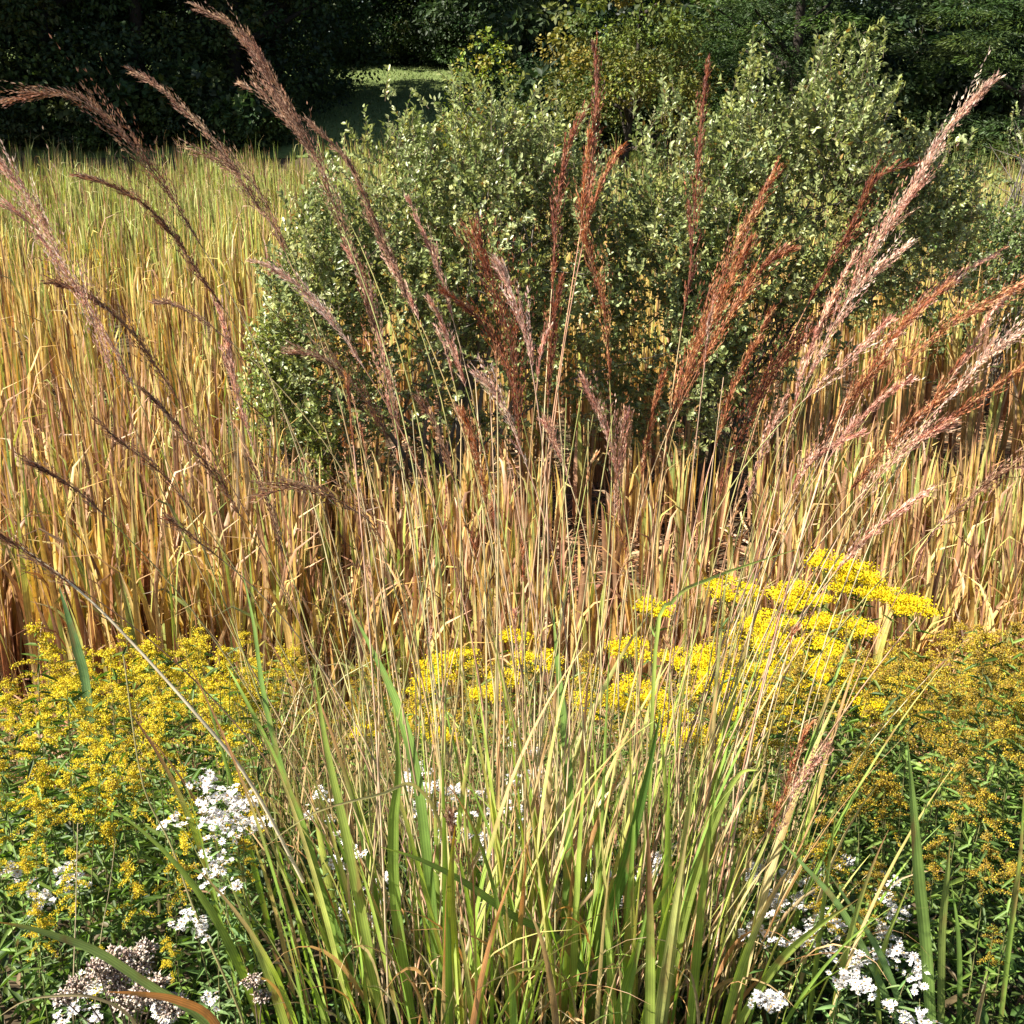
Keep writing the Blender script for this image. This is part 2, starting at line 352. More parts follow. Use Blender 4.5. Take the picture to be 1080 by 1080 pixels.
shrub('willow_shrub', 'small yellow-green shrub at the left foot of the broad grey-green willow', 285, 8.5,
      [(300, 8.7, -.7, .36, .45, 1.0), (345, 8.5, -.9, .3, .35, .75)], 520, 8, [(.24, .28, .06), (.32, .34, .09), (.18, .22, .05)], .04)
shrub('bare_twigged_shrub', 'thin leaf-poor sapling with bare pale twigs by the dark wood at right', 1035, 14,
      [(1030, 14, 1.0, .55, .4, .8), (1070, 14, .9, .4, .4, .8)], 70, 14)

# ------------------------------------------------------------------ cattail marsh
GRN = [(.30, .36, .08), (.38, .41, .10), (.24, .30, .08)]
YEL = [(.60, .48, .13), (.66, .52, .14), (.52, .42, .09)]
GLD = [(.56, .39, .12), (.52, .32, .09), (.60, .46, .17)]
TAN_ = [(.50, .32, .16), (.44, .24, .13), (.58, .41, .24), (.34, .17, .09), (.54, .32, .20)]
BRN = [(.22, .11, .055), (.30, .16, .09), (.15, .08, .045)]
def reed_colours(m, Y):
    """each leaf its own stage of autumn: greener far out, gold in the middle, tan and brown at the near rim"""
    g = np.clip((Y - 10) / 16, 0, 1) + U(-.25, .25, m)
    c = np.where((g > .54)[:, None], palette(GRN, m), np.where((g > .36)[:, None], palette(YEL, m), palette(GLD, m)))
    near = (U(0, 1, m) < np.clip((11 - Y) / 8, .06, .45))
    c = np.where(near[:, None], palette(TAN_, m), c)
    c = np.where((U(0, 1, m) < .12 + .13 * (Y < 9))[:, None], palette(BRN, m), c)
    return np.where((U(0, 1, m) < .2)[:, None], palette(GRN, m), c)
def reed_leaves(B, base, L, Y, w, n=7):
    m = len(base)
    hook = U(0, 1, m) < .3
    P, S = blade_paths(base, L, U(0, 6.28, m), np.abs(rng.normal(0, .035, m)) + .01, np.where(hook, U(.7, 2.8, m), U(.02, .22, m)), n, np.where(hook, 6.0, 2.0)[:, None], U(-1.5, 1.5, m))
    c = reed_colours(m, Y); s = np.linspace(0, 1, n)[None, :, None]
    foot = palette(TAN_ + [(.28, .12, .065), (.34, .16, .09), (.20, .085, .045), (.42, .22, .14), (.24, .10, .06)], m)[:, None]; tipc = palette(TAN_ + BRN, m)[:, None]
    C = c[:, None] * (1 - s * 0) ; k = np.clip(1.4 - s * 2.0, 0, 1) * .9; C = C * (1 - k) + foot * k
    k2 = np.clip(s * 4 - 3, 0, 1) * (U(0, 1, m) < .5)[:, None, None]; C = C * (1 - k2) + tipc * k2
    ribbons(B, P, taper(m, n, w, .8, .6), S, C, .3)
# thickets of bare space round the shrub bases
def clear_of_shrub(x, y):
    a = ((x - at(470, 540, 9.2)[0]) / 1.0) ** 2 + ((y - 9.3) / .5) ** 2 > 1
    b = ((x - at(750, 540, 9.7)[0]) / .75) ** 2 + ((y - 9.7) / .45) ** 2 > 1
    return a & b
def rim(x): return 5.55 + .25 * np.sin(x * 1.7) + .12 * np.sin(x * 4.3 + 1)
cand = []
while len(cand) < 3000:
    y = 5.4 + 3.6 * random.random() ** 1.3; x = U(-.48 * y - .4, .48 * y + .4)
    if y < rim(x) or (.02 < x / y < .23 and random.random() < (.72 if y > 6.3 else .4)) or not clear_of_shrub(np.array(x), np.array(y)): continue
    if all((x - a) ** 2 + (y - b) ** 2 > .075 ** 2 for a, b in cand[-500:]): cand.append((x, y))
    if len(cand) >= 1500: break
cand = np.array(cand); order = np.argsort(cand[:, 1]); cand = cand[order]
# leaf shapes, each a mesh shared by the individual cattails
leaf_meshes = []
for k in range(90):
    B = Buf(); Lk = U(.95, 1.5)
    reed_leaves(B, np.zeros((1, 3)), np.array([Lk]), np.array([7.0 + 3 * (k % 3)]), np.array([U(.010, .021)]), 9)
    leaf_meshes.append(B.mesh('cattail_leaf', M_REED))
def cattail_label(x, y):
    if x < -.9: return 'tan dry cattail plant at the marsh edge behind the left goldenrod patch', 'cattails behind the left goldenrod'
    if x > 1.0: return 'tan dry cattail plant at the marsh edge behind the right goldenrod patch', 'cattails behind the right goldenrod'
    return 'tan dry cattail plant standing in front of the willow shrubs', 'cattails before the willow shrubs'
for x, y in cand[:300]:
    lab, grp = cattail_label(x, y)
    z = float(ground_z(x, y))
    r = empty('cattail_plant', (x, y, z - .02), lab, 'cattail', grp)
    sc = U(.66, 1.0) * (1 if x / y < -.18 else .76)
    for j in range(int(rng.integers(4, 7))):
        o = link('leaf', random.choice(leaf_meshes), r, (U(-.025, .025), U(-.025, .025), 0))
        o.rotation_euler = (0, 0, U(0, 6.28)); o.scale = (1, 1, sc * U(.75, 1.05))
def bed(name, pts, per, hmean, wmean, n):
    x, y = pts[:, 0], pts[:, 1]; m = len(x)
    hh = hmean * np.interp(y, [6, 9, 14], [.78, .86, 1.0]) * np.where((x / y > -.18) & (y < 9.5), .7, 1) * (1 + .12 * np.sin(x * 1.3 + y * .7) + U(-.18, .18, m))
    i = np.repeat(np.arange(m), per); k = len(i)
    b = np.stack([x[i] + U(-.035, .035, k), y[i] + U(-.035, .035, k), np.zeros(k)], -1); b[:, 2] = ground_z(b[:, 0], b[:, 1]) - .02
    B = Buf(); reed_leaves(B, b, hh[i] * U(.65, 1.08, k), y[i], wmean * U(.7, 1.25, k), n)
    return tag(link(name, B.mesh(name, M_REED)), 'dense bed of golden and green cattail leaves filling the marsh', 'cattails', None, 'stuff')
pts = [cand[300:]]
n = 9000; y = np.sqrt(U(9.0 ** 2, 38.3 ** 2, n)); x = U(-1, 1, n) * (.47 * y + 1.2)
k = clear_of_shrub(x, y); pts.append(np.stack([x, y], -1)[k])
bed('cattail_bed', np.concatenate(pts), 5, 1.42, .0145, 7)

# last year's reeds lying over the marsh floor
n = 6500; y = 5.0 + 9 * U(0, 1, n) ** 1.5; x = U(-1, 1, n) * (.48 * y + .6)
b = np.stack([x, y, ground_z(x, y) + U(.005, .07, n)], -1)
P, S = blade_paths(b, U(.25, .8, n), U(0, 6.28, n), U(1.25, 1.5, n), U(.05, .35, n), 5, 1.5, U(-1, 1, n), U(-.7, .7, n))
B = Buf(); ribbons(B, P, taper(n, 5, U(.005, .012, n), .8, .6), S, np.repeat(palette(TAN_ + BRN, n, .25)[:, None], 5, 1), .3)
tag(link('fallen_reeds', B.mesh('fallen_reeds', M_REED)), 'brown fallen reeds matted over the marsh floor', 'reeds', None, 'stuff')

# ------------------------------------------------------------------ tall plumed grass clumps
DARK = [(.23, .115, .07), (.29, .155, .095), (.40, .25, .16), (.15, .07, .042)]
RED = [(.38, .15, .065), (.30, .10, .045), (.52, .27, .13), (.20, .065, .035)]
PINK = [(.60, .36, .27), (.52, .28, .20), (.70, .49, .37), (.42, .20, .14)]
MAR = [(.24, .075, .035), (.18, .055, .03), (.32, .12, .06), (.13, .04, .025)]
SIL = [(.66, .48, .38), (.58, .37, .28), (.74, .58, .47), (.48, .27, .20)]
TON = {'m': MAR, 's': SIL, 'd': DARK, 'r': RED, 'p': PINK}
# traced seed plumes: clump, tone, base distance, tip distance, half width (m), points tip -> base
PL = [
 ('L', 'd', 2.35, 2.25, .012, [(0, 108), (40, 100), (75, 102), (110, 122), (140, 155), (165, 185), (185, 215), (200, 240), (214, 262)]),
 ('L', 'd', 2.4, 2.5, .013, [(133, 71), (165, 90), (190, 112), (215, 137), (240, 167), (255, 192), (272, 217), (290, 242), (302, 268)]),
 ('L', 'd', 2.3, 2.2, .011, [(80, 184), (110, 193), (135, 205), (160, 222), (176, 240), (190, 258), (212, 292), (236, 326)]),
 ('L', 's', 2.2, 2.0, .014, [(-6, 165), (20, 195), (45, 235), (65, 275), (85, 310), (102, 350), (122, 402)]),
 ('L', 'p', 2.2, 2.15, .012, [(10, 218), (40, 245), (70, 290), (95, 325), (120, 365), (142, 412)]),
 ('L', 'd', 2.25, 2.15, .010, [(62, 299), (90, 311), (120, 332), (150, 365), (170, 395), (190, 425)]),
 ('L', 'd', 2.3, 2.3, .009, [(172, 319), (195, 325), (220, 342), (246, 363)]),
 ('L', 'p', 2.3, 2.35, .010, [(228, 318), (238, 350), (244, 390), (254, 430), (268, 476)]),
 ('L', 'd', 2.5, 2.6, .014, [(208, 8), (240, 25), (260, 46), (278, 76), (296, 108), (314, 136), (332, 165), (346, 190)]),
 ('L', 'd', 2.45, 2.5, .012, [(262, 40), (280, 70), (297, 100), (316, 140), (338, 175), (352, 215), (368, 258), (384, 300), (396, 350)]),
 ('L', 'd', 2.5, 2.55, .009, [(258, 90), (282, 104), (300, 124), (318, 148), (330, 172)]),
 ('L', 'd', 2.4, 2.4, .011, [(205, 160), (225, 167), (250, 180), (270, 198), (288, 228), (304, 264)]),
 ('L', 'd', 2.4, 2.45, .012, [(325, 127), (348, 150), (370, 176), (388, 216), (402, 250), (418, 285), (436, 330)]),
 ('L', 's', 2.3, 2.3, .014, [(262, 272), (298, 289), (325, 310), (346, 335), (362, 355), (384, 388)]),
 ('C', 'p', 2.45, 2.5, .012, [(366, 262), (384, 300), (397, 345), (408, 400), (416, 440), (420, 470)]),
 ('C', 'p', 2.4, 2.45, .012, [(404, 262), (424, 298), (434, 320), (444, 342)]),
 ('C', 'p', 2.45, 2.5, .009, [(432, 213), (448, 248), (463, 285), (478, 338)]),
 ('C', 'p', 2.4, 2.4, .010, [(455, 318), (470, 350), (482, 380), (491, 408)]),
 ('L', 'd', 2.25, 2.2, .012, [(312, 371), (340, 378), (361, 392), (382, 416), (400, 445), (412, 470)]),
 ('C', 'm', 2.2, 2.2, .026, [(503, 248), (514, 285), (530, 330), (540, 375), (546, 425), (548, 480)]),
 ('C', 'm', 2.25, 2.2, .016, [(470, 308), (496, 328), (515, 350), (532, 380), (542, 412)]),
 ('C', 's', 2.1, 2.1, .011, [(526, 278), (544, 322), (556, 360), (562, 395)]),
 ('C', 's', 2.1, 2.1, .012, [(504, 398), (524, 418), (540, 450), (556, 492)]),
 ('C', 'p', 2.15, 2.15, .009, [(578, 350), (570, 378), (566, 412)]),
 ('C', 'm', 2.45, 2.55, .012, [(627, 42), (629, 80), (628, 120), (625, 160), (621, 192), (616, 222)]),
 ('C', 'm', 2.4, 2.5, .012, [(617, 118), (601, 150), (592, 190), (586, 230), (585, 262), (582, 305)]),
 ('C', 'r', 2.4, 2.4, .012, [(622, 140), (617, 185), (614, 232), (624, 278), (634, 312), (640, 352), (643, 400)]),
 ('C', 'r', 2.4, 2.45, .010, [(657, 153), (641, 180), (630, 204), (620, 234), (614, 262)]),
 ('R', 'm', 2.4, 2.5, .009, [(746, 72), (742, 110), (738, 150), (735, 190), (731, 240), (728, 284), (719, 345)]),
 ('R', 'r', 2.3, 2.4, .018, [(818, 180), (800, 215), (785, 240), (770, 270), (755, 310), (740, 350), (725, 390), (711, 430), (703, 470)]),
 ('R', 'r', 2.3, 2.3, .015, [(832, 264), (804, 282), (782, 312), (762, 345), (742, 380), (722, 418)]),
 ('R', 'r', 2.25, 2.2, .016, [(790, 255), (768, 300), (752, 338), (736, 368), (724, 400), (714, 440)]),
 ('C', 'p', 2.2, 2.2, .012, [(617, 402), (633, 438), (644, 468), (652, 505)]),
 ('C', 'p', 2.2, 2.2, .010, [(576, 448), (590, 478), (602, 512)]),
 ('R', 's', 2.3, 2.1, .018, [(1048, 82), (1025, 106), (1002, 132), (985, 157), (970, 185), (950, 215), (932, 245), (912, 280), (894, 318)]),
 ('R', 'p', 2.3, 2.2, .014, [(985, 160), (962, 200), (940, 236), (920, 262), (900, 300), (880, 345)]),
 ('R', 'm', 2.35, 2.3, .012, [(962, 174), (935, 182), (915, 200), (902, 230), (888, 258), (870, 288), (850, 325)]),
 ('R', 's', 2.25, 2.2, .014, [(952, 262), (920, 290), (890, 325), (866, 368), (848, 408)]),
 ('R', 'm', 2.3, 2.35, .017, [(880, 322), (850, 356), (822, 385), (800, 420), (785, 450), (770, 488), (756, 535)]),
 ('R', 'r', 2.2, 2.1, .015, [(1088, 296), (1050, 314), (1020, 330), (990, 350), (962, 376), (940, 402), (920, 432)]),
 ('R', 's', 2.1, 2.0, .013, [(1092, 340), (1054, 364), (1030, 386), (1010, 410), (985, 436)]),
 ('R', 'r', 2.15, 2.1, .013, [(1090, 376), (1044, 412), (1004, 440), (970, 466)]),
 ('R', 'p', 2.2, 2.1, .014, [(1000, 448), (962, 468), (940, 488), (918, 512), (900, 540)]),
 ('R', 'p', 2.2, 2.2, .013, [(936, 340), (902, 374), (872, 400), (846, 424)]),
 ('R', 'p', 2.15, 2.1, .009, [(904, 458), (870, 475), (846, 500), (836, 522)]),
 ('R', 'd', 2.1, 2.0, .011, [(1090, 488), (1052, 500), (1030, 520), (992, 552)]),
 ('R', 'p', 2.25, 2.25, .010, [(1064, 306), (1040, 340), (1022, 372), (1000, 404)]),
 ('R', 'r', 2.3, 2.3, .014, [(930, 385), (905, 410), (884, 440), (862, 476)]),
 ('L', 'd', 2.2, 2.1, .008, [(104, 445), (130, 468), (160, 490), (180, 510), (202, 537)]),
 ('L', 'd', 2.2, 2.15, .009, [(150, 410), (180, 440), (210, 480), (236, 515), (254, 545)]),
 ('L', 'd', 2.0, 1.9, .010, [(-4, 562), (30, 584), (60, 606), (90, 625)]),
 ('L', 'd', 2.15, 2.1, .008, [(28, 484), (55, 500), (85, 520), (112, 545)]),
 ('L', 'd', 2.1, 2.0, .013, [(280, 522), (310, 514), (340, 519), (370, 536), (392, 552), (404, 572)]),
 ('L', 'd', 2.15, 2.1, .008, [(180, 548), (208, 570), (236, 592)]),
 ('R', 'p', 2.3, 2.25, .011, [(1060, 262), (1020, 285), (985, 312), (955, 345), (930, 380)]),
 ('R', 'r', 2.3, 2.25, .011, [(1000, 300), (965, 330), (935, 365), (910, 405), (890, 440)]),
 ('R', 'p', 2.2, 2.15, .011, [(960, 400), (925, 425), (895, 455), (870, 490)]),
 ('R', 'r', 2.25, 2.2, .011, [(1020, 400), (985, 425), (950, 455), (920, 490), (895, 520)]),
 ('R', 'p', 2.15, 2.1, .010, [(975, 520), (940, 545), (905, 575), (880, 605)]),
 ('R', 'p', 2.3, 2.3, .010, [(900, 270), (880, 310), (862, 350), (846, 395), (836, 440)]),
 ('R', 'r', 2.3, 2.3, .011, [(812, 330), (796, 365), (778, 400), (764, 440), (752, 480)]),
 ('R', 'p', 2.3, 2.3, .009, [(828, 420), (812, 455), (800, 490), (788, 530)]),
 ('C', 'r', 2.3, 2.3, .010, [(700, 395), (690, 430), (682, 470), (676, 510)]),
 ('C', 'p', 2.2, 2.2, .009, [(660, 440), (654, 475), (650, 515), (648, 550)]),
 ('C', 'm', 2.3, 2.3, .011, [(590, 300), (584, 340), (580, 385), (578, 430)]),
 ('C', 'd', 2.3, 2.3, .010, [(440, 420), (458, 445), (470, 475), (480, 510)]),
 ('C', 'r', 2.2, 2.2, .010, [(490, 440), (500, 470), (508, 505), (514, 540)]),
 ('R', 'p', 1.95, 1.85, .012, [(872, 788), (852, 812), (834, 845), (818, 885)]),
 ('R', 'r', 1.95, 1.9, .010, [(850, 768), (838, 800), (826, 840), (812, 880)]),
 ('C', 'd', 1.8, 1.8, .011, [(476, 864), (479, 880), (482, 896), (485, 918)]),
 ('L', 'd', 2.2, 2.2, .009, [(262, 480), (278, 520), (292, 560), (300, 590)]),
]
def plume_mesh(path, hw, pal, dens=1.0):
    """panicle: short branchlets pressed along the axis, each set with overlapping spikelets and fine awns"""
    B = Buf(); n = 24; ax = catmull(path, n); s = np.linspace(0, 1, n)
    L = np.linalg.norm(np.diff(ax, axis=0), axis=1).sum()
    tubes(B, ax[None], (.0011 * (1 - .6 * s))[None], np.tile(np.mean(pal, 0) * .9, (1, n, 1)), 4)
    op = U(.6, 1.55); hw = hw * op; nb = int(L * 215 * dens * U(.75, 1.2))
    t = np.sort(U(0, .97, nb)); T = norm(np.gradient(ax, axis=0))
    I = lambda A, q: np.stack([np.interp(q, s, A[:, k]) for k in range(3)], -1)
    env = np.clip(np.minimum(t * 5 + .35, 1) * (1.08 - t) ** .75, .1, 1) * (.6 + .55 * np.abs(np.sin(t * 9 + hw * 700))) * U(.5, 1.6, nb)
    ra = rand_dir(nb); tb = norm(I(T, t)); ra = norm(ra - tb * (ra * tb).sum(1, keepdims=True))
    Lb = np.minimum((hw * 5.5 + .03) * env * U(.5, 1.4, nb), (1.03 - t) * L + .01)
    d = norm(tb * 1.0 + ra * (np.minimum(hw * env / Lb, .5))[:, None])
    bp = I(ax, t)
    ns = 11; q = np.linspace(.08, 1, ns)
    sp = bp[:, None] + d[:, None] * (Lb[:, None] * q[None])[..., None] - np.array([0, 0, 1.0]) * (Lb[:, None] * q[None] ** 2 * .10)[..., None]
    k = nb * ns; sp = sp.reshape(k, 3) + rng.normal(size=(k, 3)) * .0008
    dd = norm(np.repeat(d, ns, 0) + rand_dir(k) * .2)
    cl = np.repeat(palette(pal, nb, .2), ns, 0) * (1 + U(-.25, .25, (k, 1)))
    kites(B, sp, dd, rand_dir(k), U(.0065, .011, k), U(.0009, .0016, k), cl)
    sel = U(0, 1, k) < .6; k2 = sel.sum()
    kites(B, sp[sel], norm(dd[sel] + rand_dir(k2) * .55), rand_dir(k2), U(.010, .019, k2), .0003, cl[sel] * 1.3)
    return B.mesh('seed_plume', M_PLUME, False)
CL = {'L': (440, 1.98, 'left leaning tall grass clump with dark brown arching plumes'),
      'C': (575, 2.02, 'upright middle tall grass clump with dark red-brown plumes before the shrubs'),
      'R': (715, 2.0, 'right leaning tall grass clump with pale pink and rusty plumes')}
roots = {}; org = {}
for kx, (px, Y, lab) in CL.items():
    x = at(px, 1100, Y)[0]; org[kx] = np.array([x, Y, float(ground_z(x, Y))])
    roots[kx] = empty('tall_grass_clump', org[kx], lab, 'ornamental grass')
CUL = [(.38, .35, .13), (.52, .40, .22), (.32, .24, .10), (.42, .21, .13), (.58, .47, .28), (.28, .30, .09), (.54, .34, .24)]
def culm(key, base, end, enddir, r0=.0019, col=None):
    ln = np.linalg.norm(end - base); p1 = end - enddir * ln * .42 ; p1[2] = max(p1[2], base[2] + .25)
    t = np.linspace(0, 1, 22)[:, None]
    P = base * (1 - t) ** 2 + 2 * p1 * t * (1 - t) + end * t ** 2
    B = Buf(); c = palette(CUL, 1, .15)[0] if col is None else np.array(col)
    c2 = palette(CUL, 1, .15)[0]
    C = c[None] * (1 - t) + c2[None] * t
    node = np.zeros(22); node[[5, 10, 15]] = 1
    tubes(B, P[None], (r0 * (1.15 - .65 * t[:, 0]) * (1 + .25 * node))[None], C[None] * (1 - .35 * node[None, :, None]), 5)
    o = link('culm', B.mesh('culm', M_CULM), roots[key]); return o
for key, tone, Yb, Yt, hw, pts in PL:
    n = len(pts); P = np.array([at(a, b, Yt + (Yb - Yt) * i / (n - 1)) for i, (a, b) in enumerate(pts)])[::-1]
    # plume sits in the clump's own coordinates
    P = P - org[key]
    th = U(0, 6.28); rr = .17 * math.sqrt(random.random())
    c = culm(key, np.array([rr * math.cos(th), rr * .6 * math.sin(th), -.02]), P[0], norm(P[1] - P[0]))
    link('seed_plume', plume_mesh(P, hw * 1.3, TON[tone], 1.9 if hw > .02 else 1.0), c)
# culms without plumes: thin flowering stalks that end in a few bare bristles
for key, px0, px1, lo, hi, cnt in [('L', 300, 520, 420, 760, 20), ('C', 470, 680, 380, 700, 26), ('R', 640, 980, 380, 760, 24)]:
    for k in range(cnt):
        e = at(U(px0, px1), U(lo, hi), U(1.95, 2.5)) - org[key]
        th = U(0, 6.28); rr = .17 * math.sqrt(random.random()); b = np.array([rr * math.cos(th), rr * .6 * math.sin(th), -.02])
        dr = norm(norm(e - b) + np.array([e[0] * .6, 0, .1]))
        o = culm(key, b, e, dr, U(.0012, .0022))
        if random.random() < .5:
            L = U(.06, .14); q = [e, e + dr * L * .5, e + dr * L + np.array([0, 0, -.02])]
            link('seed_plume', plume_mesh(np.array(q), .004, random.choice([PINK, TAN_, RED]), .45), o)
BL = [(.20, .31, .055), (.26, .37, .07), (.34, .43, .09), (.15, .24, .05), (.42, .44, .13), (.52, .42, .2), (.48, .30, .15)]
BW = [2.8, 3.6, 3, 1.6, 1.6, 1.4, .9]
def make_blade(B, base, L, phi, th0, kap, w, n=16):
    m = len(base)
    P, S = blade_paths(base, L, phi, th0, kap, n, U(1.2, 2.6, m)[:, None], U(-1.4, 1.4, m))
    c = palette(BL, m, .15, BW)[:, None]; s = np.linspace(0, 1, n)[None, :, None]
    tip = palette([(.44, .33, .15), (.36, .20, .09), (.40, .38, .12)], m)[:, None]; dry = U(.45, 1.1, (m, 1, 1))
    k = np.clip((s - dry) * 5, 0, 1); C = c * (1 - k) + tip * k
    ribbons(B, P, taper(m, n, w, .55, .45), S, C, .32, C * np.array([1.25, 1.2, 1.25]))
for key in 'LCR':
    for k in range(66):
        th = U(0, 6.28); rr = .26 * math.sqrt(random.random()); b = np.array([[rr * math.cos(th) * 1.3, rr * .8 * math.sin(th), -.02]])
        ph = math.atan2(b[0, 1] * .8 + U(-.12, .12), b[0, 0] + U(-.12, .12) + {'L': -.05, 'C': 0, 'R': .08}[key])
        B = Buf(); make_blade(B, b, U(.4, .98, 1), np.array([ph]), U(.02, .2, 1), np.abs(rng.normal(.1, .4, 1)), U(.0036, .0098, 1))
        link('leaf_blade', B.mesh('leaf_blade', M_BLADE), roots[key])
    m = 30; th = U(0, 6.28, m); rr = .24 * np.sqrt(U(0, 1, m)); b = np.stack([rr * np.cos(th) * 1.25, rr * .7 * np.sin(th), np.full(m, -.02)], -1)
    B = Buf(); make_blade(B, b, U(.25, .75, m), th + U(-.8, .8, m), U(.03, .35, m), np.abs(rng.normal(.3, .5, m)), U(.0018, .0045, m), 10)
    tag(link('leaf_blades', B.mesh('leaf_blades', M_BLADE), roots[key]), kind='stuff')
for key in 'LCR':
    m = 36; th = U(0, 6.28, m); rr = .24 * np.sqrt(U(0, 1, m)); b = np.stack([rr * np.cos(th) * 1.3, rr * .7 * np.sin(th), np.full(m, -.02)], -1)
    P, S = blade_paths(b, U(.25, .6, m), th + U(-1, 1, m), U(.05, .3, m), U(.6, 3.2, m), 14, U(2, 5, m)[:, None], U(-4, 4, m), U(-1, 1, m))
    c = palette([(.55, .42, .24), (.48, .32, .16), (.40, .22, .10), (.62, .50, .32), (.52, .28, .12)], m, .2)
    B = Buf(); ribbons(B, P, taper(m, 14, U(.002, .005, m), .6, .5), S, np.repeat(c[:, None], 14, 1), .5)
    tag(link('withered_leaves', B.mesh('withered_leaves', M_BLADE), roots[key]), kind='stuff')
# single broad blades seen singly in the photo (points tip -> foot)
def traced_blade(key, pts, Ys, w, c, tip=None, face=(0, -1, .3), prof=None):
    n = 20; P = np.array([at(a, b, Ys[0] + (Ys[1] - Ys[0]) * i / (len(pts) - 1)) for i, (a, b) in enumerate(pts)])[::-1]
    P = catmull(P, n) - org[key]; T = norm(np.gradient(P, axis=0)); S = norm(np.cross(T, np.array(face, float)))
    s = np.linspace(0, 1, n)[None, :, None]; C = np.tile(np.array(c, float), (1, n, 1))
    if tip is not None:
        k = np.clip(s * 5 - 4, 0, 1); C = C * (1 - k) + np.array(tip) * k
    B = Buf(); ribbons(B, P[None], taper(1, n, [w], .7, .5), S[None], C, .3, C * 1.3)
    return link('leaf_blade', B.mesh('leaf_blade', M_BLADE), roots[key])
G1, G2, G3 = (.15, .24, .05), (.22, .32, .06), (.30, .38, .08)
traced_blade('L', [(366, 636), (395, 690), (420, 745), (438, 810), (450, 900), (470, 1110)], (2.2, 2.0), .010, G1)
traced_blade('C', [(400, 893), (440, 905), (490, 930), (540, 965), (600, 1000), (650, 1100)], (1.75, 1.95), .007, (.13, .2, .05), G3)
traced_blade('C', [(583, 640), (588, 700), (595, 770), (600, 860), (590, 1110)], (2.2, 2.0), .008, G1)
traced_blade('R', [(697, 750), (680, 830), (660, 910), (640, 980), (615, 1110)], (1.85, 1.95), .011, (.10, .19, .035))
traced_blade('R', [(905, 948), (865, 975), (825, 1010), (790, 1060), (760, 1120)], (1.7, 1.9), .008, G3, (.4, .25, .1))
traced_blade('R', [(800, 812), (780, 816), (760, 850), (735, 920), (715, 1000), (700, 1110)], (1.9, 1.98), .008, G3)
traced_blade('R', [(855, 575), (800, 592), (750, 610), (712, 632), (690, 700), (680, 1100)], (2.3, 2.0), .0036, G3, (.25, .34, .08))
traced_blade('L', [(330, 700), (345, 790), (365, 880), (385, 980), (410, 1110)], (1.95, 1.95), .009, G3)
traced_blade('L', [(418, 760), (420, 820), (415, 870), (418, 960), (440, 1110)], (1.9, 1.95), .010, G2)
traced_blade('L', [(238, 700), (255, 730), (290, 800), (330, 900), (380, 1100)], (2.1, 2.0), .005, G2)
traced_blade('L', [(255, 600), (268, 660), (280, 740), (310, 850), (400, 1100)], (2.2, 2.0), .005, G1)
traced_blade('C', [(480, 870), (476, 920), (478, 980), (490, 1110)], (1.7, 1.9), .007, (.30, .34, .06), (.6, .32, .04))
traced_blade('L', [(270, 900), (330, 858), (400, 838), (440, 830), (470, 900), (480, 1110)], (1.7, 1.95), .003, (.4, .36, .14))
# the thick pale dry stalk slanting in from the left
cb = Buf(); P = catmull(np.array([at(a, b, Yq) for a, b, Yq in [(320, 930, 1.95), (262, 822, 1.95), (200, 745, 1.95), (130, 668, 1.97), (80, 620, 1.98), (20, 575, 1.98)]]) - org['L'], 24)
tubes(cb, P[None], np.linspace(.0036, .0016, 24)[None], np.tile([[.62, .53, .36]], (1, 24, 1)), 6)
tag(link('culm', cb.mesh('culm', M_CULM), roots['L']), 'thick pale dry stalk')

def tuft(name, label, px, Y, blades, cat='grass'):
    x = at(px, 1000, Y)[0]; z = float(ground_z(x, Y)); key = name + label
    org[key] = np.array([x, Y, z]); roots[key] = empty(name, org[key], label, cat)
    for pts, Ys, w, c, tip in blades: traced_blade(key, pts, Ys, w, c, tip)
tuft('broad_bladed_grass', 'upright broad striped grass blades before the right goldenrod patch', 975, 1.85,
     [([(957, 782), (963, 850), (969, 930), (976, 1000), (984, 1120)], (1.8, 1.82), .0105, (.19, .29, .07), None),
      ([(1002, 888), (998, 930), (993, 990), (992, 1120)], (1.85, 1.87), .007, (.22, .28, .07), (.42, .25, .08)),
      ([(1003, 930), (1010, 980), (1012, 1040), (1010, 1120)], (1.95, 1.9), .005, G1, None),
      ([(962, 925), (945, 965), (932, 1000), (925, 1040), (930, 1120)], (1.85, 1.88), .005, G3, (.45, .32, .1)),
      ([(820, 884), (850, 915), (888, 960), (925, 1030), (965, 1120)], (1.9, 1.86), .006, (.17, .27, .08), None),
      ([(870, 915), (900, 960), (930, 1010), (960, 1090), (968, 1130)], (1.85, 1.86), .006, (.15, .25, .08), None),
      ([(1080, 830), (1076, 900), (1066, 980), (1050, 1120)], (1.9, 1.86), .005, G2, None),
      ([(1043, 1028), (1036, 1050), (1030, 1080), (1025, 1120)], (1.75, 1.8), .004, (.45, .36, .2), None)])
tuft('broad_bladed_grass', 'drooping green grass blade with rusty tip at the lower left corner', 150, 1.62,
     [([(-6, 972), (25, 977), (60, 987), (105, 1004), (160, 1040), (215, 1075), (240, 1130)], (1.5, 1.6), .0075, (.27, .36, .10), (.5, .22, .07)),
      ([(112, 1046), (150, 1048), (190, 1055), (225, 1075), (250, 1130)], (1.45, 1.55), .007, (.55, .26, .10), None),
      ([(-5, 1075), (25, 1056), (60, 1050), (100, 1052), (140, 1075), (160, 1130)], (1.5, 1.58), .0025, (.45, .36, .18), None)])
tuft('broad_bladed_grass', 'short dark green grass blade before the cattails at left', 95, 3.0,
     [([(62, 618), (72, 650), (82, 685), (92, 730), (100, 850)], (3.0, 3.0), .013, (.13, .22, .08), None)])

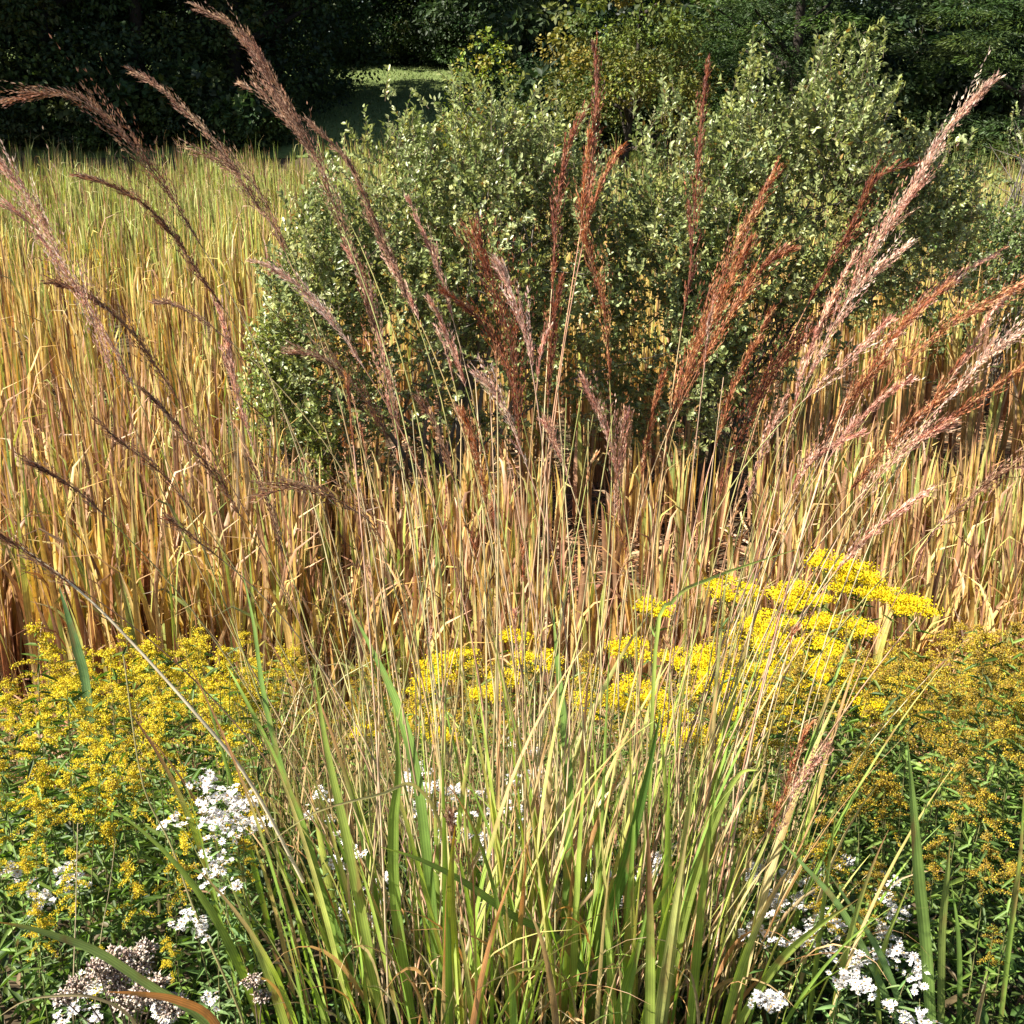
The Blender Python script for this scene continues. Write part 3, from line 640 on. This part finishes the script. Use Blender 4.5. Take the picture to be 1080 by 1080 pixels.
# ------------------------------------------------------------------ goldenrod
HERB = [(.09, .155, .03), (.12, .195, .035), (.16, .24, .045), (.07, .115, .025)]
MUS = [(.68, .53, .045), (.60, .43, .045), (.46, .29, .05), (.74, .62, .06), (.32, .25, .07)]
MUL = [(.76, .62, .05), (.68, .52, .05), (.55, .38, .06), (.80, .69, .07), (.40, .31, .08)]
BRI = [(.86, .70, .02), (.88, .74, .03), (.80, .60, .02)]
def stem_and_leaves(h, nl, LL, WW, lean, droop=.3, lo=.1, pal=HERB, sr=.0022, scol=(.16, .16, .06)):
    n = 10; s = np.linspace(0, 1, n); a = U(0, 6.28)
    path = np.stack([lean * np.cos(a) * s ** 2, lean * np.sin(a) * s ** 2, s * h], -1)
    B = Buf(); tubes(B, path[None], (sr * (1.2 - .7 * s))[None], np.tile(np.array(scol), (1, n, 1)), 5)
    st = B.mesh('stem', M_CULM)
    t = np.linspace(lo, .97, nl) + U(-.02, .02, nl); az = np.arange(nl) * 2.4 + U(-.3, .3, nl)
    b = np.stack([np.interp(t, s, path[:, k]) for k in range(3)], -1)
    d = np.stack([np.cos(az), np.sin(az), U(-.45, .8, nl)], -1)
    nr = norm(np.stack([-np.cos(az) * .3, -np.sin(az) * .3, np.ones(nl)], -1) + rng.normal(size=(nl, 3)) * .45)
    sz = (1.15 - .55 * t) * U(.75, 1.2, nl)
    B = Buf(); leaves(B, b, d, nr, LL * sz, WW * sz, palette(pal, nl, .2), .25, droop)
    return st, B.mesh('foliage', M_HERB, False), path
def goldenrod_meshes(h, pal, w, ph, pw):
    st, fo, path = stem_and_leaves(h, 46, .085, .0085, U(.02, .09), .35)
    B = Buf(); top = path[-1]; nb = int(U(10, 15)); tl = np.linspace(0, 1, nb)
    for t in tl:
        b = top + np.array([0, 0, -ph * (1 - t)]); a = U(0, 6.28); L = pw * (1.05 - .75 * t) * U(.7, 1.15)
        q = np.linspace(.12, 1, 26)
        x = L * q; z = L * (.55 * q - .62 * q ** 2)
        P = b + np.stack([np.cos(a) * x, np.sin(a) * x, z], -1)
        tubes(B, P[None, ::3], np.full((1, len(P[::3])), .0007), np.tile([[.2, .2, .06]], (1, len(P[::3]), 1)), 3)
        k = 42; i = rng.integers(0, 26, k)
        off = rng.normal(size=(k, 3)) * np.array([.0045, .0045, .003]) + np.array([0, 0, .004])
        cc = palette(pal, 1, .1, w)[0] * .5 + palette(pal, k, .25, w) * .5; buds(B, P[i] + off, U(.0011, .0030, k), cc)
        kk = 85; i2 = rng.integers(0, 26, kk); kites(B, P[i2] + rng.normal(size=(kk, 3)) * np.array([.005, .005, .003]) + np.array([0, 0, .004]), rand_dir(kk, .8), rand_dir(kk), U(.004, .008, kk), U(.001, .0022, kk), palette(pal, kk, .2, w))
    k = 40; buds(B, top + rng.normal(size=(k, 3)) * np.array([.008, .008, .015]), U(.0015, .003, k), palette(pal, k, .15, w))
    return st, fo, B.mesh('flower_plume', M_GOLD, False)
def flat_top_meshes(h, nr_, rad):
    st, fo, path = stem_and_leaves(h, 34, .09, .007, U(.02, .06), .25)
    B = Buf(); top = path[-1]
    for k in range(nr_):
        a = U(0, 6.28); r = rad * math.sqrt(U(0.05, 1)); c = top + np.array([r * math.cos(a), r * math.sin(a), U(-.018, .012) - r * .3])
        P = np.stack([top - np.array([0, 0, .09]), (top + c) / 2 - np.array([0, 0, .035]), c])
        tubes(B, catmull(P, 5)[None], np.full((1, 5), .0009), np.tile([[.2, .24, .06]], (1, 5, 1)), 3)
        m = 70; kites(B, c + rng.normal(size=(m, 3)) * np.array([.015, .015, .004]), rand_dir(m, .9), rand_dir(m), U(.005, .009, m), U(.0012, .0025, m), palette(BRI, m, .12))
        m = 34; buds(B, c + rng.normal(size=(m, 3)) * np.array([.015, .015, .004]), U(.0018, .0040, m), palette(BRI, m, .12))
    return st, fo, B.mesh('flower_cluster', M_GOLD, False)
def proto(name, parts, label, cat, group):
    r = empty(name, (0, 0, 0), label, cat, group)
    for nm, me in zip(parts[0], parts[1]): link(nm, me, r)
    return r
GN = ('stem', 'foliage', 'flower_plume')
pool_l = [goldenrod_meshes(U(.78, .95), MUL, w, U(.13, .2), U(.08, .125)) for w in ([5, 3, 1, 4, .5], [3, 4, 2, 2, 1], [5, 4, 2, 4, .4], [2, 4, 3, 1, 2], [6, 3, .5, 5, .2], [3, 3, 3, 2, 1], [4, 2, 1, 5, .3])]
pool_r = [goldenrod_meshes(U(.78, .95), MUS, w, U(.13, .22), U(.08, .13)) for w in ([1, 3, 4, .6, 4], [.7, 2, 4, .4, 5], [3, 4, 2, 2, 2], [1, 3, 4, .6, 4], [2, 3, 3, 1.5, 3], [.6, 2, 4, .4, 5])]
used = {}
def plant(name, parts, pool_key, x, y, sc, label, cat, group):
    z = float(ground_z(x, y)) - .02
    if pool_key in used: o = copy_tree(used[pool_key])
    else: o = used[pool_key] = proto(name, parts, label, cat, group)
    o.location = (x, y, z); o.rotation_euler = (U(-.09, .09), U(-.09, .09), U(0, 6.28)); o.scale = (sc,) * 3
    o['label'] = label; o['group'] = group
    return o
def scatter(n, fpx, y0, y1, dmin, yw=1.0, tries=6000):
    out = []
    for _ in range(tries):
        Y = y0 + (y1 - y0) * random.random() ** yw; px = fpx(Y)
        x = (px - 540) / 540 * TAN * (Y * math.cos(PITCH) + (1.75 - .3) * math.sin(PITCH))
        if all((x - a) ** 2 + (Y - b) ** 2 > dmin ** 2 for a, b in out): out.append((x, Y))
        if len(out) >= n: break
    return out
for i, (x, y) in enumerate(scatter(98, lambda Y: U(-60, 285 if Y > 2.6 else 230), 2.0, 4.7, .115)):
    hs = np.interp(y, [2.0, 2.6, 4.5], [.62, .86, 1.03]) * U(.86, 1.06)
    plant('goldenrod_plant', (GN, pool_l[i % 7]), ('l', i % 7), x, y, hs, 'goldenrod in the dense mustard yellow patch left of the tall grass', 'goldenrod', 'goldenrod plants of the left patch')
for i, (x, y) in enumerate(scatter(108, lambda Y: U(770, 1140), 2.15, 4.7, .115)):
    hs = np.interp(y, [2.0, 2.6, 4.5], [.68, .93, 1.12]) * U(.86, 1.06)
    plant('goldenrod_plant', (GN, pool_r[i % 6]), ('r', i % 6), x, y, hs, 'fading ochre goldenrod in the patch right of the tall grass', 'goldenrod', 'goldenrod plants of the right patch')
for i, (x, y) in enumerate(scatter(42, lambda Y: U(285, 770), 2.9, 4.9, .16)):
    hs = np.interp(y, [2.0, 2.6, 4.5], [.6, .8, .98]) * U(.8, 1.05)
    plant('goldenrod_plant', (GN, pool_r[i % 6]), ('r', i % 6), x, y, hs, 'sparse goldenrod behind the stems of the tall grass', 'goldenrod', 'goldenrod plants behind the tall grass')
for i, (px, py, Y) in enumerate([(85, 872, 1.95), (130, 905, 1.9), (20, 895, 1.95), (170, 860, 2.0), (60, 830, 2.0), (140, 840, 2.05), (128, 972, 1.8), (30, 945, 1.85), (200, 985, 1.85), (250, 800, 2.2), (190, 820, 2.1), (10, 850, 2.0), (215, 780, 2.2), (100, 800, 2.1), (35, 790, 2.1),
        (905, 835, 2.1), (945, 840, 2.1), (920, 895, 2.0), (985, 880, 2.0), (1040, 900, 1.95), (875, 880, 2.05), (960, 810, 2.1), (1020, 830, 2.1), (1070, 850, 2.0), (1050, 985, 1.85), (1010, 800, 2.1), (860, 930, 1.95), (930, 935, 1.95), (1075, 905, 1.95)]):
    p = at(px, py, Y); z = float(ground_z(p[0], Y)); L_ = px < 500
    plant('goldenrod_plant', (GN, (pool_l if L_ else pool_r)[i % 6]), ('l' if L_ else 'r', i % 6), p[0], Y, max(.3, p[2] - z) / .86,
          'low goldenrod sprig at the near rim of the ' + ('left mustard yellow patch' if L_ else 'right ochre patch'), 'goldenrod', 'low goldenrods at the near rim of the ' + ('left patch' if L_ else 'right patch'))
pool_f = [flat_top_meshes(.9, int(k), r) for k, r in [(9, .05), (12, .065), (7, .045), (14, .075), (10, .055)]]
FN = ('stem', 'foliage', 'flower_cluster')
FT = [(705, 700, 3.6), (890, 700, 3.5), (835, 660, 4.0), (795, 650, 4.1), (875, 655, 4.0), (850, 675, 3.8), (745, 705, 3.5), (815, 725, 3.3), (730, 690, 3.7), (770, 720, 3.4), (800, 690, 3.7), (825, 680, 3.8), (845, 725, 3.3), (870, 690, 3.6), (780, 745, 3.2), (815, 755, 3.1), (740, 735, 3.3), (860, 760, 3.0), (600, 720, 3.4), (870, 583, 4.6), (905, 595, 4.6), (850, 620, 4.5), (880, 633, 4.4), (915, 615, 4.5), (930, 600, 4.7), (968, 618, 4.5), (965, 632, 4.4), (835, 632, 4.3), (800, 618, 4.4), (820, 640, 4.2), (860, 655, 4.1),
      (755, 682, 3.8), (748, 712, 3.5), (765, 700, 3.6), (790, 660, 4.0), (840, 700, 3.5), (865, 710, 3.4), (830, 725, 3.3), (855, 690, 3.6), (880, 690, 3.6), (815, 705, 3.4), (895, 720, 3.2), (790, 770, 3.0), (728, 762, 3.0), (735, 755, 3.1), (800, 735, 3.2),
      (680, 728, 3.3), (685, 740, 3.2), (668, 706, 3.5), (480, 680, 3.8), (500, 690, 3.7), (455, 705, 3.5), (463, 712, 3.5), (460, 730, 3.3), (483, 752, 3.1), (405, 768, 3.0), (512, 725, 3.3), (525, 670, 3.9), (555, 688, 3.7), (560, 702, 3.5), (690, 640, 4.2), (625, 660, 4.0), (850, 740, 3.1), (872, 672, 3.8), (900, 660, 3.9)]
for i, (px, py, Y) in enumerate(FT):
    p = at(px, py, Y); z = float(ground_z(p[0], Y)); hh = max(.35, p[2] - z)
    left = px < 720
    plant('flat_topped_goldenrod', (FN, pool_f[i % 5]), ('f', i % 5), p[0], Y, hh / .9,
          'bright lemon yellow flat-topped goldenrod ' + ('between the stems of the tall grass' if left else 'just right of the tall grass stems'), 'goldenrod',
          'bright goldenrods among the stems' if left else 'bright goldenrods right of the stems')

# ------------------------------------------------------------------ white asters
def daisy_mesh(r):
    B = Buf(); n = 11; a = np.arange(n) * 2 * math.pi / n + U(-.12, .12, n)
    d = np.stack([np.cos(a), np.sin(a), U(-.05, .35, n)], -1)
    kites(B, d * r * .15, d, np.tile([[0, 0, 1.0]], (n, 1)), r * U(.8, 1, n), r * .22, palette([(.78, .76, .74), (.72, .70, .72)], n, .04))
    buds(B, np.array([[0, 0, r * .05]]).repeat(4, 0) + rng.normal(size=(4, 3)) * r * .07, r * .2, palette([(.6, .45, .12), (.45, .28, .12)], 4))
    return B.mesh('flower_head', M_WHITE, False)
heads = [daisy_mesh(U(.0055, .0095)) for _ in range(8)]
AST = [('by the left goldenrod patch', [(232, 832, 2.0), (246, 858, 2.0), (232, 888, 1.92), (216, 915, 1.9), (222, 970, 1.85), (258, 845, 2.02), (238, 870, 1.95), (222, 1046, 1.75)]),
       ('at the lower left under the goldenrod', [(28, 932, 2.0), (66, 940, 1.95), (62, 1052, 1.7)]),
       ('behind the blades of the tall grass clump', [(343, 857, 2.4), (372, 958, 2.2), (388, 968, 2.2), (432, 860, 2.4), (470, 815, 2.6), (482, 826, 2.6), (545, 790, 2.7), (545, 882, 2.4), (455, 870, 2.4), (700, 930, 2.3), (672, 960, 2.3), (525, 860, 2.5), (400, 935, 2.3), (360, 900, 2.1), (470, 840, 2.3), (445, 820, 2.4), (540, 830, 2.4), (640, 900, 2.3), (520, 890, 2.2)]),
       ('right of the tall grass clump by the goldenrod', [(820, 938, 2.1), (812, 958, 2.05), (866, 922, 2.15), (868, 950, 2.1), (928, 958, 2.05), (925, 975, 2.0), (850, 985, 1.95), (882, 1012, 1.85), (896, 985, 1.95), (818, 990, 1.95), (940, 1022, 1.85), (918, 1020, 1.85), (978, 1066, 1.75), (800, 1062, 1.75)])]
for where, lst in AST:
    for px, py, Y in lst:
        p = at(px, py, Y); z = float(ground_z(p[0], Y)) - .02; h = max(.12, p[2] - z)
        r = empty('aster_plant', (p[0], Y, z), 'small white aster in bloom ' + where, 'aster', 'white asters ' + where)
        st, fo, path = stem_and_leaves(h, int(26 + h * 30), .05, .0045, .03, .2, .05, [(.10, .17, .05), (.14, .23, .07), (.18, .27, .09)], .0014, (.2, .18, .08))
        link('stem', st, r); link('foliage', fo, r)
        sub = rng.normal(size=(4, 3)) * np.array([.026, .02, .018])
        for k in range(int(rng.integers(32, 54))):
            o = link('flower_head', random.choice(heads), r, tuple(path[-1] + sub[rng.integers(4)] + rng.normal(size=3) * np.array([.010, .010, .007])))
            o.rotation_euler = (U(-.3, .9), U(-.6, .6), U(0, 6.28)); o.scale = (U(.65, 1.25), U(.6, 1.2), U(.7, 1.3))
# dried seed heads at the lower left
def dry_head(name, label, px, py, Y, lobes, n=700):
    p = at(px, py, Y); z = float(ground_z(p[0], Y)) - .02; r = empty(name, (p[0], Y, z), label, 'dried plant')
    h = p[2] - z; B = Buf(); D = Buf()
    for dx, dz, rad in lobes:
        c = np.array([dx, U(-.02, .02), h + dz]); m = int(n * (rad / .05) ** 2)
        tubes(B, catmull(np.stack([[0, 0, 0], [dx * .2, 0, h * .6], c]), 10)[None], np.linspace(.0022, .001, 10)[None], np.tile([[.16, .11, .08]], (1, 10, 1)), 4)
        d = rand_dir(m, .3); q = c + d * rad * (U(.2, 1, m) ** .45)[:, None] * np.array([1.1, 1, .8])
        tubes(B, np.stack([np.tile(c - np.array([0, 0, rad * .6]), (60, 1)), q[:60]], 1), np.full((60, 2), .0006), np.tile([[.2, .14, .1]], (60, 2, 1)), 3)
        buds(D, q, U(.0016, .0036, m), palette([(.50, .42, .35), (.42, .33, .27), (.60, .53, .45), (.30, .22, .17), (.44, .34, .29)], m, .15))
        kites(D, q[: m // 2], d[: m // 2] + rand_dir(m // 2) * .6, rand_dir(m // 2), .007, .0012, palette([(.58, .52, .45), (.44, .36, .3)], m // 2))
    link('stem', B.mesh('stem', M_CULM), r); link('seed_head', D.mesh('seed_head', M_DRY, False), r)
dry_head('dried_seed_plant', 'large branching dried grey-brown seed head at the lower left', 125, 1022, 1.62, [(0, .02, .024), (.026, .006, .024), (-.034, -.018, .024), (.045, -.035, .026), (-.01, -.035, .028), (.085, -.055, .024), (-.066, -.03, .020), (.04, .022, .018), (-.09, -.05, .016), (.012, -.06, .024), (.066, -.012, .016), (-.03, .012, .016)])
dry_head('dried_seed_plant', 'small dried brown seed head beside the white asters at lower left', 268, 1030, 1.8, [(0, 0, .018), (.015, -.03, .016)])
# small dark spike and lone tan stalks
def stalk(name, label, pts, r, col, Y):
    P = np.array([at(a, b, y) for a, b, y in pts]); o = P[-1].copy(); o[2] = float(ground_z(o[0], o[1])) - .02
    P = np.concatenate([P, [o]]) if P[-1][2] - o[2] > .05 else P
    B = Buf(); q = catmull(P[::-1] - o, 24); tubes(B, q[None], np.linspace(r, r * .5, 24)[None], np.tile(np.array(col), (1, 24, 1)), 5)
    t = link(name, B.mesh(name, M_CULM), None, o); return tag(t, label, 'stalk')
stalk('dry_stalk', 'thin straight straw stalk rising before the left goldenrod patch', [(82, 868, 1.75), (80, 960, 1.72), (78, 1090, 1.7)], .0014, (.45, .36, .22), 1.7)
stalk('dry_stalk', 'green-brown leaning stalk crossing in front of the left goldenrod patch', [(130, 690, 2.0), (150, 825, 1.92), (180, 890, 1.9), (205, 960, 1.85), (232, 1020, 1.82), (260, 1090, 1.8)], .0028, (.25, .22, .09), 1.8)
stalk('dry_stalk', 'short pale straw stalk by the lower goldenrod sprig at left', [(122, 885, 1.85), (115, 940, 1.84), (105, 1000, 1.82), (100, 1090, 1.8)], .0010, (.42, .34, .2), 1.8)

# ------------------------------------------------------------------ meadow between
def meadow(n, fpx, y0, y1, l0, l1, w0, w1, pal, wts, name, label, kmax=.8):
    Y = U(y0, y1, n); px = fpx(n); x = (px - 540) / 540 * TAN * (Y * math.cos(PITCH) + 1.6 * math.sin(PITCH))
    b = np.stack([x, Y, ground_z(x, Y) - .01], -1)
    P, S = blade_paths(b, U(l0, l1, n), U(0, 6.28, n), np.abs(rng.normal(0, .14, n)), np.abs(rng.normal(.1, kmax * .6, n)), 8, 2.0, U(-1.5, 1.5, n))
    c = palette(pal, n, .2, wts); C = np.repeat(c[:, None], 8, 1)
    B = Buf(); ribbons(B, P, taper(n, 8, U(w0, w1, n), .7, .4), S, C, .25)
    return tag(link(name, B.mesh(name, M_BLADE)), label, 'grass', None, 'stuff')
meadow(1700, lambda n: U(230, 850, n), 2.5, 4.7, .45, .95, .0012, .0034, [(.54, .42, .22), (.48, .32, .18), (.30, .30, .10), (.20, .26, .07), (.38, .22, .13)], [3, 2, 2, 2, 1], 'meadow_grass', 'dry tan and olive meadow grass between the tall clumps and the cattails')
meadow(900, lambda n: U(-60, 1140, n), 4.4, 5.9, .35, .8, .0015, .004, [(.44, .33, .17), (.36, .24, .14), (.22, .26, .08)], [3, 2, 2], 'sedge_fringe', 'low dry grass fringe along the marsh edge')
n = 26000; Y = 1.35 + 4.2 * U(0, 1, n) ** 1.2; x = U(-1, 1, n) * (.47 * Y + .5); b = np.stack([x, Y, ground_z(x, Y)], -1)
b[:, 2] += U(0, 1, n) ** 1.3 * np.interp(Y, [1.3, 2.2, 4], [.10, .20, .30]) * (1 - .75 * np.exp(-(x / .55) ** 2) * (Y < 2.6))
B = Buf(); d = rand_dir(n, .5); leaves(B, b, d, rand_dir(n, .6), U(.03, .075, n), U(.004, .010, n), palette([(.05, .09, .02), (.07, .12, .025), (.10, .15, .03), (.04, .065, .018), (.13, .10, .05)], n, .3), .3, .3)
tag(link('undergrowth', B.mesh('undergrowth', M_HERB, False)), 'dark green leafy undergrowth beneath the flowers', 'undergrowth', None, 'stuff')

# ------------------------------------------------------------------ light, sky, camera
EL, AZ = R(46), R(-18)           # sun high at the left, somewhat behind the camera
sd = Vector((-math.cos(EL) * math.cos(AZ), math.cos(EL) * math.sin(AZ), math.sin(EL)))
sl = bpy.data.lights.new('sun', 'SUN'); sl.energy = 5; sl.angle = R(.5); sl.color = (1, .94, .82)
so = bpy.data.objects.new('sun', sl); COL.objects.link(so); so.rotation_euler = sd.to_track_quat('Z', 'Y').to_euler(); so.location = (-20, 5, 25)
w = bpy.data.worlds.new('World'); SC.world = w; w.use_nodes = True; nt = w.node_tree
sky = nt.nodes.new('ShaderNodeTexSky'); sky.sky_type = 'NISHITA'; sky.sun_disc = False; sky.sun_elevation = EL; sky.sun_rotation = math.atan2(sd.x, sd.y)
bg = nt.nodes['Background']; bg.inputs['Strength'].default_value = .05; nt.links.new(sky.outputs[0], bg.inputs['Color'])
cd = bpy.data.cameras.new('camera'); cd.sensor_width = 36; cd.lens = 18 / TAN; cd.clip_end = 4000; cd.clip_start = .05
co = bpy.data.objects.new('camera', cd); COL.objects.link(co); co.location = CAM; co.rotation_euler = (R(90) - PITCH, 0, 0); SC.camera = co
SC.view_settings.view_transform = 'Standard'; SC.view_settings.look = 'None'; SC.view_settings.exposure = 1.6; SC.view_settings.gamma = 1
SC.cycles.max_bounces = 6; SC.cycles.diffuse_bounces = 3; SC.cycles.transmission_bounces = 3; SC.cycles.glossy_bounces = 2
